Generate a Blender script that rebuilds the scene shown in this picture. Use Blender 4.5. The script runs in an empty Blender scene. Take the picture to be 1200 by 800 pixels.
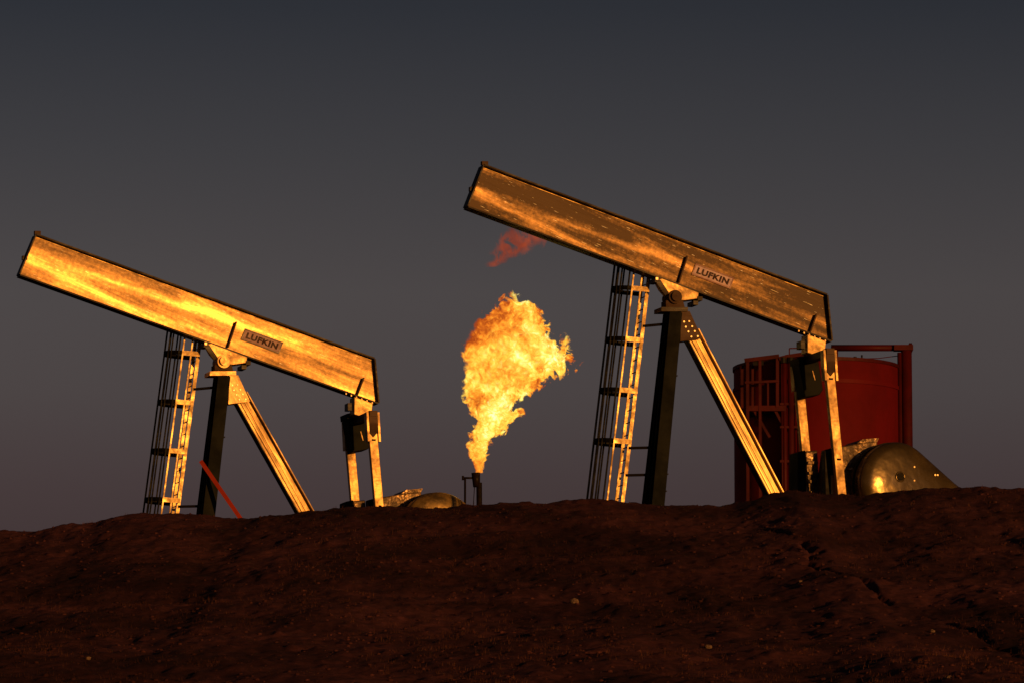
import bpy, bmesh, math, random
import numpy as np
from mathutils import Vector, Matrix
R = math.radians
random.seed(7)
scene = bpy.context.scene
col = scene.collection

# ------------------------------------------------------------------ camera
PITCH = R(8.0)
FPX = 6000.0                      # focal length in pixels of a 1200 wide frame
cam_d = bpy.data.cameras.new('camera')
cam_d.sensor_width = 36.0
cam_d.lens = 36.0 * FPX / 1200.0
cam_d.clip_start = 0.5
cam_d.clip_end = 20000
cam = bpy.data.objects.new('camera', cam_d)
cam.location = (0, 0, 0)
cam.rotation_euler = (math.pi / 2 + PITCH, 0, 0)
col.objects.link(cam)
scene.camera = cam

# ------------------------------------------------------------------ sky, sun, exposure
SUN_AZ = R(32.0)                  # to the right of straight behind the camera
SUN_EL = R(3.2)
world = bpy.data.worlds.new('World')
scene.world = world
world.use_nodes = True
wn = world.node_tree
wn.nodes.clear()
sky = wn.nodes.new('ShaderNodeTexSky')
sky.sky_type = 'NISHITA'
sky.sun_disc = False
sky.sun_elevation = SUN_EL
sky.sun_rotation = math.pi - SUN_AZ
sky.dust_density = 3.0
sky.air_density = 1.0
hsv = wn.nodes.new('ShaderNodeHueSaturation')
hsv.inputs['Saturation'].default_value = 0.16
# the dusk sky is palest a few degrees up, sinks to a dull mauve at the horizon and darkens quickly above
geo = wn.nodes.new('ShaderNodeTexCoord')
sepw = wn.nodes.new('ShaderNodeSeparateXYZ')
wn.links.new(geo.outputs['Generated'], sepw.inputs[0])
dusk = wn.nodes.new('ShaderNodeValToRGB')
stops = [(0.0, (0.42, 0.26, 0.29)), (0.090, (0.58, 0.38, 0.42)), (0.1106, (0.66, 0.46, 0.50)), (0.130, (0.74, 0.60, 0.63)), (0.148, (0.74, 0.63, 0.66)), (0.176, (0.50, 0.47, 0.53)), (0.2045, (0.28, 0.30, 0.385)), (0.26, (0.19, 0.21, 0.28)), (0.40, (0.14, 0.16, 0.22))]
while len(dusk.color_ramp.elements) < len(stops): dusk.color_ramp.elements.new(0.5)
for e_, (p_, c_) in zip(dusk.color_ramp.elements, stops):
    e_.position = p_; e_.color = (*c_, 1)
wn.links.new(sepw.outputs['Z'], dusk.inputs['Fac'])
dmul = wn.nodes.new('ShaderNodeMixRGB'); dmul.blend_type = 'MULTIPLY'; dmul.inputs['Fac'].default_value = 1.0
wn.links.new(hsv.outputs[0], dmul.inputs['Color1']); wn.links.new(dusk.outputs[0], dmul.inputs['Color2'])
bg = wn.nodes.new('ShaderNodeBackground')
bg.inputs['Strength'].default_value = 0.056
wo = wn.nodes.new('ShaderNodeOutputWorld')
wn.links.new(sky.outputs[0], hsv.inputs['Color'])
wn.links.new(dmul.outputs[0], bg.inputs['Color'])
wn.links.new(bg.outputs[0], wo.inputs['Surface'])

sun_d = bpy.data.lights.new('sun', 'SUN')
sun_d.energy = 3.0
sun_d.angle = R(0.6)
sun_d.color = (1.0, 0.42, 0.075)
sun = bpy.data.objects.new('sun', sun_d)
to_sun = Vector((math.sin(SUN_AZ) * math.cos(SUN_EL), -math.cos(SUN_AZ) * math.cos(SUN_EL), math.sin(SUN_EL)))
sun.rotation_euler = to_sun.to_track_quat('Z', 'Y').to_euler()
sun.location = (20, 60, 40)
col.objects.link(sun)

vs = scene.view_settings
vs.view_transform = 'Standard'
vs.look = 'None'
vs.exposure = 0.0
vs.gamma = 1.0
vs.use_curve_mapping = False
scene.cycles.volume_max_steps = 512
scene.cycles.use_denoising = True
scene.cycles.max_bounces = 6

# ------------------------------------------------------------------ helpers
def ray(px, py):
    cx, cy = (px - 600) / FPX, (400 - py) / FPX
    return Vector((cx, math.cos(PITCH) - cy * math.sin(PITCH), math.sin(PITCH) + cy * math.cos(PITCH)))

def at(px, py, Y):
    d = ray(px, py)
    return d * (Y / d.y)

def link(name, me, mat, parent=None):
    o = bpy.data.objects.new(name, me)
    col.objects.link(o)
    if mat: 
        me.materials.append(mat)
    if parent:
        o.parent = parent
    return o

def obj(name, bm, mat, parent=None, smooth=False, bevel=0.0):
    me = bpy.data.meshes.new(name)
    bmesh.ops.recalc_face_normals(bm, faces=bm.faces)
    if smooth:
        for f in bm.faces: f.smooth = True
    bm.to_mesh(me); bm.free()
    o = link(name, me, mat, parent)
    if bevel:
        m = o.modifiers.new('bevel', 'BEVEL'); m.width = bevel; m.segments = 2; m.limit_method = 'ANGLE'
    return o

def empty(name, loc, rz=0.0):
    o = bpy.data.objects.new(name, None)
    o.location = loc; o.rotation_euler = (0, 0, rz); o.empty_display_size = 0.3
    col.objects.link(o)
    return o

def tag(o, label, cat, group=None, kind=None):
    o['label'] = label; o['category'] = cat
    if group: o['group'] = group
    if kind: o['kind'] = kind
    return o

def bar(bm, p0, p1, w, h, up=(0, 0, 1)):
    p0, p1, up = Vector(p0), Vector(p1), Vector(up)
    d = (p1 - p0).normalized()
    s = d.cross(up)
    if s.length < 1e-4: s = d.cross(Vector((1, 0, 0)))
    s.normalize(); u = s.cross(d)
    vs_ = []
    for p in (p0, p1):
        for a, b in ((-1, -1), (1, -1), (1, 1), (-1, 1)):
            vs_.append(bm.verts.new(p + s * (a * w / 2) + u * (b * h / 2)))
    for f in ((0, 1, 2, 3), (7, 6, 5, 4), (0, 4, 5, 1), (1, 5, 6, 2), (2, 6, 7, 3), (3, 7, 4, 0)):
        bm.faces.new([vs_[i] for i in f])

def box(bm, x0, x1, y0, y1, z0, z1):
    bar(bm, ((x0 + x1) / 2, (y0 + y1) / 2, z0), ((x0 + x1) / 2, (y0 + y1) / 2, z1), abs(x1 - x0), abs(y1 - y0), (0, 1, 0))

def tube(bm, pts, r, seg=10, caps=True):
    pts = [Vector(p) for p in pts]
    rings = []
    for i, p in enumerate(pts):
        if i == 0: d = pts[1] - p
        elif i == len(pts) - 1: d = p - pts[-2]
        else: d = (pts[i + 1] - p).normalized() + (p - pts[i - 1]).normalized()
        d.normalize()
        a = Vector((0, 0, 1)) if abs(d.z) < 0.9 else Vector((1, 0, 0))
        s = d.cross(a).normalized(); u = s.cross(d)
        rr = r[i] if isinstance(r, (list, tuple)) else r
        rings.append([bm.verts.new(p + (s * math.cos(t) + u * math.sin(t)) * rr) for t in [2 * math.pi * k / seg for k in range(seg)]])
    for a, b in zip(rings, rings[1:]):
        for k in range(seg):
            bm.faces.new((a[k], a[(k + 1) % seg], b[(k + 1) % seg], b[k]))
    if caps:
        bm.faces.new(rings[0][::-1]); bm.faces.new(rings[-1])

def prism(bm, poly, y0, y1):
    """closed x-z polygon pushed through from y0 to y1"""
    a = [bm.verts.new((x, y0, z)) for x, z in poly]
    b = [bm.verts.new((x, y1, z)) for x, z in poly]
    n = len(poly)
    bm.faces.new(a); bm.faces.new(b[::-1])
    for k in range(n):
        bm.faces.new((a[k], b[k], b[(k + 1) % n], a[(k + 1) % n]))

def B(): return bmesh.new()

# ------------------------------------------------------------------ materials
def mat_new(name):
    m = bpy.data.materials.new(name); m.use_nodes = True
    nt = m.node_tree
    return m, nt, nt.nodes['Principled BSDF'], nt.nodes, nt.links

def noise_node(nt, coord, scale, detail=4, rough=0.55, dist=0.0):
    n = nt.nodes.new('ShaderNodeTexNoise')
    n.inputs['Scale'].default_value = scale
    n.inputs['Detail'].default_value = detail
    n.inputs['Roughness'].default_value = rough
    n.inputs['Distortion'].default_value = dist
    if coord is not None: nt.links.new(coord, n.inputs['Vector'])
    return n

def ramp(nt, src, stops):
    r = nt.nodes.new('ShaderNodeValToRGB')
    els = r.color_ramp.elements
    while len(els) < len(stops): els.new(0.5)
    for e, (p, c) in zip(els, stops):
        e.position = p; e.color = c if len(c) == 4 else (*c, 1)
    nt.links.new(src, r.inputs['Fac'])
    return r

def paint(name, base, dirt, dirt_amt=(0.42, 0.62), metallic=0.4, rough=(0.38, 0.6), tilt=0.0, stretch=(0.35, 1.0, 2.2), bump=0.25, scratch=0.0, bump_scale=1.0, spec=0.5):
    """weathered paint: dirt and, on the beams, painted reflections run along the member (tilt turns the grain with it), fine speckle, shallow dents, scratches"""
    m, nt, p, N, L = mat_new(name)
    tc = N.new('ShaderNodeTexCoord')
    mp = N.new('ShaderNodeMapping')
    mp.vector_type = 'TEXTURE'
    mp.inputs['Rotation'].default_value = (0, tilt, 0)
    mp.inputs['Scale'].default_value = (1 / stretch[0], 1 / stretch[1], 1 / stretch[2])
    L.new(tc.outputs['Object'], mp.inputs['Vector'])
    big = noise_node(nt, mp.outputs[0], 1.3, 5, 0.6, 0.3)
    fine = noise_node(nt, tc.outputs['Object'], 11, 6, 0.72)
    mixn = N.new('ShaderNodeMath'); mixn.operation = 'MULTIPLY_ADD'
    mixn.inputs[1].default_value = 0.19
    L.new(fine.outputs[0], mixn.inputs[0])
    sc_ = N.new('ShaderNodeMath'); sc_.operation = 'MULTIPLY'; sc_.inputs[1].default_value = 0.81
    L.new(big.outputs[0], sc_.inputs[0]); L.new(sc_.outputs[0], mixn.inputs[2])
    r = ramp(nt, mixn.outputs[0], [(dirt_amt[0], base), (dirt_amt[1], dirt)])
    colr = r.outputs[0]
    rr = N.new('ShaderNodeMapRange')
    rr.inputs['From Min'].default_value = dirt_amt[0]; rr.inputs['From Max'].default_value = dirt_amt[1]
    rr.inputs['To Min'].default_value = rough[0]; rr.inputs['To Max'].default_value = rough[1]
    L.new(mixn.outputs[0], rr.inputs['Value'])
    L.new(rr.outputs[0], p.inputs['Roughness'])
    if scratch:
        mp2 = N.new('ShaderNodeMapping'); mp2.vector_type = 'TEXTURE'
        mp2.inputs['Rotation'].default_value = (0, tilt, 0)
        mp2.inputs['Scale'].default_value = (0.30, 0.2, 0.018)
        L.new(tc.outputs['Object'], mp2.inputs['Vector'])
        sn = noise_node(nt, mp2.outputs[0], 1.0, 2, 0.5)
        sr = ramp(nt, sn.outputs[0], [(0.695, (0, 0, 0)), (0.715, (scratch, scratch, scratch))])
        mx = N.new('ShaderNodeMixRGB'); mx.inputs['Color2'].default_value = (0.85, 0.8, 0.68, 1)
        L.new(sr.outputs[0], mx.inputs['Fac']); L.new(colr, mx.inputs['Color1'])
        colr = mx.outputs[0]
    L.new(colr, p.inputs['Base Color'])
    p.inputs['Metallic'].default_value = metallic
    p.inputs['Specular IOR Level'].default_value = spec
    if bump:
        bl = noise_node(nt, mp.outputs[0], 1.6 * bump_scale, 3, 0.5)
        bp = N.new('ShaderNodeBump'); bp.inputs['Strength'].default_value = bump; bp.inputs['Distance'].default_value = 0.12
        L.new(bl.outputs[0], bp.inputs['Height'])
        bp2 = N.new('ShaderNodeBump'); bp2.inputs['Strength'].default_value = 0.15; bp2.inputs['Distance'].default_value = 0.01
        L.new(fine.outputs[0], bp2.inputs['Height']); L.new(bp.outputs[0], bp2.inputs['Normal'])
        L.new(bp2.outputs[0], p.inputs['Normal'])
    return m

TILT = R(20.5)
M = {}
M['beam_a'] = paint('beam_paint_dull', (0.46, 0.25, 0.07), (0.060, 0.032, 0.012), (0.34, 0.54), 0.4, (0.38, 0.6), TILT, (0.16, 1, 1.5), 0.28, 1.0)  # long streaks are dirt plus soft reflections painted into the colour
M['beam_b'] = paint('beam_paint_bright', (0.46, 0.265, 0.078), (0.075, 0.042, 0.02), (0.42, 0.64), 0.5, (0.34, 0.58), TILT, (0.14, 1, 1.2), 0.3, 0.6)  # streaks mix dirt with painted-in bright reflections
M['steel_a'] = paint('frame_paint_gold', (0.48, 0.30, 0.10), (0.17, 0.10, 0.04), (0.42, 0.66), 0.45, (0.4, 0.6), 0, (2, 2, 2), 0.2)
M['steel_b'] = paint('frame_paint_bright', (0.50, 0.31, 0.10), (0.19, 0.11, 0.045), (0.45, 0.68), 0.45, (0.4, 0.6), 0, (2, 2, 2), 0.2)
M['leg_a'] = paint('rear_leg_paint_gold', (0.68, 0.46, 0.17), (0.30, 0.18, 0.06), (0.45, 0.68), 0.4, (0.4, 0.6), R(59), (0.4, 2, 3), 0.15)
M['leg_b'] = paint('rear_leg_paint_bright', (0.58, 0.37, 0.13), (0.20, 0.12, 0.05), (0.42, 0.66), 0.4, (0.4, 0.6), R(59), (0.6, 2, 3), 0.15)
M['flange'] = paint('flange_shaded', (0.030, 0.018, 0.010), (0.018, 0.010, 0.006), metallic=0.0, spec=0.15)  # dark tone paints in the shade of flange undersides and end plates
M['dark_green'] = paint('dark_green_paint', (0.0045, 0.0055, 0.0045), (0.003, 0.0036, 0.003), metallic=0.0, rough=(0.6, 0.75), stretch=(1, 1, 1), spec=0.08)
M['brown'] = paint('brown_primer', (0.060, 0.028, 0.012), (0.035, 0.016, 0.008), metallic=0.0, rough=(0.55, 0.75), spec=0.2)
M['iron'] = paint('dark_iron', (0.008, 0.006, 0.005), (0.005, 0.004, 0.003), metallic=0.0, rough=(0.5, 0.7), spec=0.1)
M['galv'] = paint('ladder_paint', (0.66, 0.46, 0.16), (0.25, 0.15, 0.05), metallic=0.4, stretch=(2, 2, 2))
M['cage'] = paint('cage_shaded_side', (0.003, 0.0026, 0.0022), (0.002, 0.002, 0.002), metallic=0.0, spec=0.03)  # near-black tone paints in the shaded side of the cage
M['gear'] = paint('oily_gear_case', (0.20, 0.12, 0.05), (0.05, 0.03, 0.014), (0.4, 0.6), 0.4, (0.3, 0.55), 0, (3, 3, 3), 0.6)
M['guard'] = paint('belt_guard_olive', (0.14, 0.10, 0.04), (0.05, 0.037, 0.018), (0.42, 0.62), 0.65, (0.24, 0.42), 0, (0.9, 0.9, 0.9), 0.30)
M['guard_b'] = paint('belt_guard_lit', (0.46, 0.30, 0.10), (0.08, 0.055, 0.024), (0.44, 0.60), 0.6, (0.3, 0.5), 0, (0.9, 0.9, 0.9), 0.35)  # brighter copy of the guard paint, golden light put into its colour
M['red'] = paint('tank_red_oxide', (0.095, 0.0042, 0.0045), (0.060, 0.003, 0.0036), (0.4, 0.65), 0.0, (0.6, 0.8), 0, (0.6, 0.6, 0.5), 0.06, spec=0.08)
M['red_pipe'] = paint('pipe_red', (0.055, 0.0042, 0.0045), (0.025, 0.003, 0.0032), (0.42, 0.65), 0.0, (0.5, 0.7), 0, (1, 1, 1), 0.1, spec=0.1)
M['orange'] = paint('orange_pole_paint', (0.30, 0.03, 0.008), (0.20, 0.02, 0.006), (0.45, 0.7), 0.0, (0.5, 0.65), 0, (1, 1, 1), 0.0, spec=0.2)
M['bolt'] = paint('bolt_zinc', (0.80, 0.62, 0.36), (0.6, 0.42, 0.2), metallic=0.3, bump=0)
M['plate_pink'] = paint('plate_faded_white', (0.42, 0.28, 0.36), (0.25, 0.16, 0.20), (0.45, 0.7), 0.0, (0.5, 0.6), 0, (4, 4, 4), 0)
M['plate_maroon'] = paint('plate_faded_maroon', (0.27, 0.13, 0.16), (0.19, 0.09, 0.10), (0.45, 0.7), 0.0, (0.5, 0.6), 0, (4, 4, 4), 0)
M['letter_red'] = paint('letter_dark_red', (0.028, 0.008, 0.008), (0.024, 0.007, 0.007), metallic=0.0, bump=0, spec=0.1)
M['border_red'] = paint('border_red', (0.17, 0.022, 0.02), (0.12, 0.02, 0.015), metallic=0.0, bump=0)
M['border_dark'] = paint('border_maroon', (0.07, 0.02, 0.02), (0.05, 0.02, 0.015), metallic=0.0, bump=0)
M['stack'] = paint('sooty_stack', (0.012, 0.007, 0.005), (0.006, 0.004, 0.003), metallic=0.0, spec=0.1)

# ------------------------------------------------------------------ where the pump frames stand
YAW = R(18.0)
PIVOT_A = at(792, 346, 120.0)
PIVOT_B = at(264, 421, 124.9)
POST_H = 6.0
ex = Vector((math.cos(YAW), math.sin(YAW), 0))
ey = Vector((-math.sin(YAW), math.cos(YAW), 0))
def frame(pivot, px, py, y):
    d = ray(px, py)
    t = (pivot.dot(ey) + y) / d.dot(ey)
    q = d * t - pivot
    return Vector((q.dot(ex), y, q.z))
def U(px, py, y=0.0):            # measured on the nearer machine, in its own frame
    return frame(PIVOT_A, px, py, y)
def U2(px, py, y=0.0):
    v = U(px, py, y); return (v.x, v.z)

# ------------------------------------------------------------------ ground
rng = np.random.default_rng(3)
TAB = rng.random((256, 256))
def vnoise(x, y):
    xi, yi = np.floor(x).astype(int), np.floor(y).astype(int)
    fx, fy = x - xi, y - yi
    fx = fx * fx * (3 - 2 * fx); fy = fy * fy * (3 - 2 * fy)
    a, b = TAB[xi % 256, yi % 256], TAB[(xi + 1) % 256, yi % 256]
    c, d = TAB[xi % 256, (yi + 1) % 256], TAB[(xi + 1) % 256, (yi + 1) % 256]
    return (a * (1 - fx) + b * fx) * (1 - fy) + (c * (1 - fx) + d * fx) * fy - 0.5
def fbm(x, y, octv=4, g=0.5):
    s, a = 0, 1.0
    for k in range(octv):
        s = s + a * vnoise(x * 2 ** k + 17.3 * k, y * 2 ** k + 9.1 * k); a *= g
    return s
CREST_Y = 112.0
SIL = [(-60, 628), (0, 623), (40, 622), (70, 615), (110, 612), (150, 604), (205, 601), (240, 603), (265, 608), (290, 609), (310, 604), (340, 602), (380, 598), (420, 595), (470, 595), (540, 593), (600, 588),
       (660, 588), (700, 586), (760, 590), (820, 592), (860, 590), (905, 578), (930, 574), (960, 579), (1000, 581), (1040, 574), (1090, 570), (1130, 571), (1150, 570), (1200, 571), (1260, 570)]
sx_ = np.array([at(a, b, CREST_Y).x for a, b in SIL]); sz_ = np.array([at(a, b, CREST_Y).z for a, b in SIL])
ZB_A, ZB_B = PIVOT_A.z - POST_H, PIVOT_B.z - POST_H
def plateau(x):
    return np.interp(x, [PIVOT_B.x, PIVOT_A.x], [ZB_B, ZB_A])
def base_h(x, y):
    zc = np.interp(x, sx_, sz_)
    front = np.interp(y, [-3000, -40, 0, 30, 55, CREST_Y], [-8, -4, -1.7, 0.9, 3.75, 0]) 
    t = np.clip((y - 55) / (CREST_Y - 55), 0, 1)
    slope = 3.75 * (1 - t) + zc * t - 1.15 * np.sin(np.pi * t)
    h = np.where(y < 55, front, slope)
    k = np.clip((y - CREST_Y) / 3.2, 0, 1); k = k * k * (3 - 2 * k)
    return np.where(y > CREST_Y, zc * (1 - k) + plateau(x) * k, h)
CRACK_PX = [(880, 622), (915, 628), (938, 636), (950, 648), (948, 662), (985, 672), (1015, 684), (1035, 700), (1060, 712), (1098, 722), (1125, 732), (1165, 748), (1210, 770)]
def ground_pt(px, py):
    d = ray(px, py)
    for Y in np.arange(45, CREST_Y + 0.3, 0.05):
        q = d * (Y / d.y)
        if q.z <= float(base_h(np.array(q.x), np.array(Y))): return q
    return d * (CREST_Y / d.y)
CR = [ground_pt(*p) for p in CRACK_PX]
CRW = [0.02, 0.08, 0.20, 0.36, 0.22, 0.05, 0.26, 0.22, 0.03, 0.18, 0.08, 0.22, 0.2]
def crack_depth(x, y):
    best = np.zeros_like(x)
    wob = 0.22 * fbm(x * 2.6, y * 1.3 + 40, 4, 0.6)
    for (a, b, wa, wb) in zip(CR, CR[1:], CRW, CRW[1:]):
        dx, dy = b.x - a.x, b.y - a.y
        L2 = dx * dx + dy * dy
        t = np.clip(((x - a.x) * dx + (y - a.y) * dy) / L2, 0, 1)
        # across-slope distance counts fully, up-slope distance is foreshortened by nature of the gully
        dist = np.hypot(x - a.x - t * dx, (y - a.y - t * dy) * 0.35) + wob
        w = (wa + (wb - wa) * t) * 0.42
        best = np.maximum(best, np.clip(1 - dist / w, 0, 1) ** 0.6 * (0.03 + w * 0.9))
    return best
def height(x, y, detail=True):
    h = base_h(x, y)
    near = np.clip((y - 20) / 30, 0, 1)
    n = 0.30 * fbm(x * 0.22, y * 0.10, 3) + 0.09 * fbm(x * 0.9 + 5, y * 0.45 + 3, 3)
    crest_keep = 1 - 0.80 * np.exp(-((y - CREST_Y) / 3.0) ** 2)
    h = h + n * crest_keep * near
    if detail:
        rough_ = 0.05 * fbm(x * 2.6, y * 1.5, 4, 0.62) + 0.05 * np.maximum(fbm(x * 4.5 + 80, y * 3 + 31, 3, 0.6), 0.08)
        h = h + rough_ * (0.6 + 0.5 * near)
        h = h - crack_depth(x, y)
    return h
xs = np.concatenate([-np.geomspace(14, 3000, 26)[::-1][:-1], np.linspace(-14, 14, 540), np.geomspace(14, 3000, 26)[1:]])
ys = np.concatenate([np.linspace(-600, 40, 22), np.linspace(41, 54, 40), np.arange(54.1, 118, 0.125), np.geomspace(118.2, 4000, 40)])
GX, GY = np.meshgrid(xs, ys)
GZ = height(GX, GY)
nx, ny = len(xs), len(ys)
verts = np.stack([GX.ravel(), GY.ravel(), GZ.ravel()], 1)
ii = np.arange(nx * ny).reshape(ny, nx)
faces = np.stack([ii[:-1, :-1].ravel(), ii[:-1, 1:].ravel(), ii[1:, 1:].ravel(), ii[1:, :-1].ravel()], 1)
def mesh_np(name, v, f, smooth=False):
    me = bpy.data.meshes.new(name)
    me.vertices.add(len(v)); me.vertices.foreach_set('co', np.asarray(v, np.float32).ravel())
    k = f.shape[1]
    me.loops.add(len(f) * k); me.loops.foreach_set('vertex_index', np.asarray(f, np.int32).ravel())
    me.polygons.add(len(f)); me.polygons.foreach_set('loop_start', np.arange(0, len(f) * k, k, dtype=np.int32))
    me.polygons.foreach_set('loop_total', np.full(len(f), k, np.int32))
    if smooth: me.polygons.foreach_set('use_smooth', np.ones(len(f), bool))
    me.update(calc_edges=True); me.validate()
    return me

def soil_mat(name, c1, c2, c3, scale=1.0):
    m, nt, p, N, L = mat_new(name)
    tc = N.new('ShaderNodeTexCoord')
    mp = N.new('ShaderNodeMapping'); mp.inputs['Scale'].default_value = (1, 0.35, 1)
    L.new(tc.outputs['Object'], mp.inputs['Vector'])
    big = noise_node(nt, mp.outputs[0], 0.45 * scale, 5, 0.6, 0.4)
    fine = noise_node(nt, tc.outputs['Object'], 6 * scale, 6, 0.75)
    ad = N.new('ShaderNodeMath'); ad.operation = 'ADD'
    ml = N.new('ShaderNodeMath'); ml.operation = 'MULTIPLY'; ml.inputs[1].default_value = 0.5
    ml2 = N.new('ShaderNodeMath'); ml2.operation = 'MULTIPLY'; ml2.inputs[1].default_value = 0.5
    L.new(big.outputs[0], ml.inputs[0]); L.new(fine.outputs[0], ml2.inputs[0])
    L.new(ml.outputs[0], ad.inputs[0]); L.new(ml2.outputs[0], ad.inputs[1])
    r = ramp(nt, ad.outputs[0], [(0.36, c1), (0.5, c2), (0.64, c3)])
    mp2 = N.new('ShaderNodeMapping'); mp2.inputs['Scale'].default_value = (0.22, 0.10, 1); mp2.inputs['Location'].default_value = (3.1, 1.7, 0)
    L.new(tc.outputs['Object'], mp2.inputs['Vector'])
    dark_patch = noise_node(nt, mp2.outputs[0], 1.0, 4, 0.6, 0.5)  # broad random patches darken the soil colour
    wr = ramp(nt, dark_patch.outputs[0], [(0.36, (0.42, 0.42, 0.42)), (0.60, (1, 1, 1))])
    mm = N.new('ShaderNodeMixRGB'); mm.blend_type = 'MULTIPLY'; mm.inputs['Fac'].default_value = 1.0
    L.new(r.outputs[0], mm.inputs['Color1']); L.new(wr.outputs[0], mm.inputs['Color2'])
    L.new(mm.outputs[0], p.inputs['Base Color'])
    p.inputs['Roughness'].default_value = 0.95
    p.inputs['Specular IOR Level'].default_value = 0.1
    bp = N.new('ShaderNodeBump'); bp.inputs['Strength'].default_value = 0.6; bp.inputs['Distance'].default_value = 0.03
    L.new(fine.outputs[0], bp.inputs['Height']); L.new(bp.outputs[0], p.inputs['Normal'])
    return m
M['soil'] = soil_mat('red_brown_soil', (0.023, 0.0088, 0.0115), (0.067, 0.0225, 0.030), (0.122, 0.042, 0.053))
M['clod'] = soil_mat('soil_clod', (0.03, 0.011, 0.014), (0.06, 0.021, 0.026), (0.10, 0.037, 0.042), 3)
M['straw'] = soil_mat('dry_grass', (0.04, 0.015, 0.012), (0.07, 0.028, 0.02), (0.115, 0.048, 0.03), 4)
M['stone'] = soil_mat('pale_stone', (0.22, 0.14, 0.10), (0.30, 0.20, 0.15), (0.40, 0.28, 0.2), 3)
g = link('ground', mesh_np('ground', verts, faces, True), M['soil'])
g['kind'] = 'structure'

# ------------------------------------------------------------------ pumping unit
def pumpjack(pivot, key, plate_mat, letter_mat, border_mat):
    base = pivot - Vector((0, 0, POST_H))
    root = empty('pumpjack', base, YAW)
    up = Vector((0, 0, POST_H))
    bm_mat = M['beam_' + key]; steel = M['steel_' + key]; legm = M['leg_' + key]
    def part(name, bm, mat, parent=root, **k):
        o = obj(name, bm, mat, None, **k)
        if parent is root:
            o.parent = root; o.location = up
        else:
            o.parent = parent
        return o
    # --- walking beam: web, two flanges, end plates, stiffeners
    TL, BL, BR, TR = U2(565, 195.5), U2(546.5, 243), U2(971.5, 400), U2(966, 347)
    bm = B(); prism(bm, [TL, BL, BR, TR], -0.016, 0.016)
    beam = part('walking_beam', bm, bm_mat)
    def off(a, b, d):
        v = Vector((b[0] - a[0], b[1] - a[1])).normalized(); n = Vector((-v.y, v.x)) * d
        return (a[0] + n.x, a[1] + n.y), (b[0] + n.x, b[1] + n.y)
    for a, b, d in ((TL, TR, 0.036), (BL, BR, -0.036)):
        a2, b2 = off(a, b, d)
        bm = B(); prism(bm, [a, b, b2, a2], -0.19, 0.19)
        part('flange', bm, M['flange'], beam)
        # fillet weld where web meets flange
        a3, b3 = off(a, b, -0.03 if d > 0 else 0.03)
        bm = B(); prism(bm, [a, b, b3, a3], -0.032, 0.032)
        part('weld_bead', bm, steel, beam)
        # plate joint lips along the flange tip
    for a, b, d in ((TL, BL, 0.03), (TR, BR, 0.035)):
        a2, b2 = off(a, b, d if a is TR else -d)
        bm = B(); prism(bm, [a, b, b2, a2], -0.185, 0.185)
        part('end_plate', bm, M['flange'], beam)
    for (p0, p1) in (((804.5, 301), (795, 331.5)), ((956, 369), (947, 394))):
        a, b = U(*p0, -0.09), U(*p1, -0.09)
        bm = B(); bar(bm, a, b, 0.03, 0.14, (0, 1, 0))
        part('stiffener', bm, M['brown'], beam)
    bm = B(); a = U2(567, 192)
    box(bm, a[0] - 0.06, a[0] + 0.09, -0.06, 0.06, a[1] - 0.04, a[1] + 0.05); part('lifting_lug', bm, M['brown'], beam)
    bm = B(); a = U2(551, 222)
    box(bm, a[0] - 0.02, a[0] + 0.10, -0.06, 0.06, a[1] - 0.05, a[1] + 0.05); part('end_lug', bm, M['flange'], beam)
    # bolt heads along the tail of the bottom flange
    for k in range(6):
        px = 936 + k * 6.2; py = 386.5 + k * 2.28
        a = U(px, py + 1.4, -0.15)
        bm = B(); box(bm, a.x - 0.014, a.x + 0.014, -0.166, -0.134, a.z - 0.02, a.z + 0.05); part('bolt', bm, M['bolt'], beam)
    # --- name plate
    A_, B_, C_, D_ = U2(815, 310), U2(859, 326.5), U2(854.5, 338), U2(810.5, 322)
    bm = B(); prism(bm, [A_, B_, C_, D_], -0.036, -0.0165)
    plate = part('name_plate', bm, plate_mat)
    cx, cz = sum(q[0] for q in (A_, B_, C_, D_)) / 4, sum(q[1] for q in (A_, B_, C_, D_)) / 4
    ux = Vector((B_[0] - A_[0], 0, B_[1] - A_[1])); W = ux.length; ux.normalize()
    uz = Vector((A_[0] - D_[0], 0, A_[1] - D_[1])); H = uz.length; uz.normalize()
    bm = B()
    c = Vector((cx, -0.039, cz))
    for s in (-1, 1):
        bar(bm, c + uz * (s * H / 2) - ux * W / 2, c + uz * (s * H / 2) + ux * W / 2, 0.03, 0.02, (0, 1, 0))
        bar(bm, c + ux * (s * W / 2) - uz * (H / 2 + 0.015), c + ux * (s * W / 2) + uz * (H / 2 + 0.015), 0.03, 0.018, (0, 1, 0))
    part('plate_border', bm, border_mat, plate)
    cu = bpy.data.curves.new('lettering', 'FONT'); cu.body = 'LUFKIN'; cu.align_x = 'CENTER'; cu.align_y = 'CENTER'
    cu.size = 1.0; cu.offset = 0.045; cu.extrude = 0.006; cu.space_character = 1.1
    tmp = bpy.data.objects.new('tmp_text', cu); col.objects.link(tmp)
    bpy.context.view_layer.update()
    me = bpy.data.meshes.new_from_object(tmp.evaluated_get(bpy.context.evaluated_depsgraph_get()))
    bpy.data.objects.remove(tmp)
    co = np.array([v.co[:] for v in me.vertices])
    mn, mx = co.min(0), co.max(0)
    sx, sz = W * 0.84 / (mx[0] - mn[0]), H * 0.56 / (mx[1] - mn[1])
    for v in me.vertices:
        a = (v.co.x - (mn[0] + mx[0]) / 2) * sx; b = (v.co.y - (mn[1] + mx[1]) / 2) * sz
        v.co = Vector((cx, -0.040 - v.co.z, cz)) + ux * a + uz * b
    me.name = 'lettering'
    link('lettering', me, letter_mat, plate)
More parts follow.
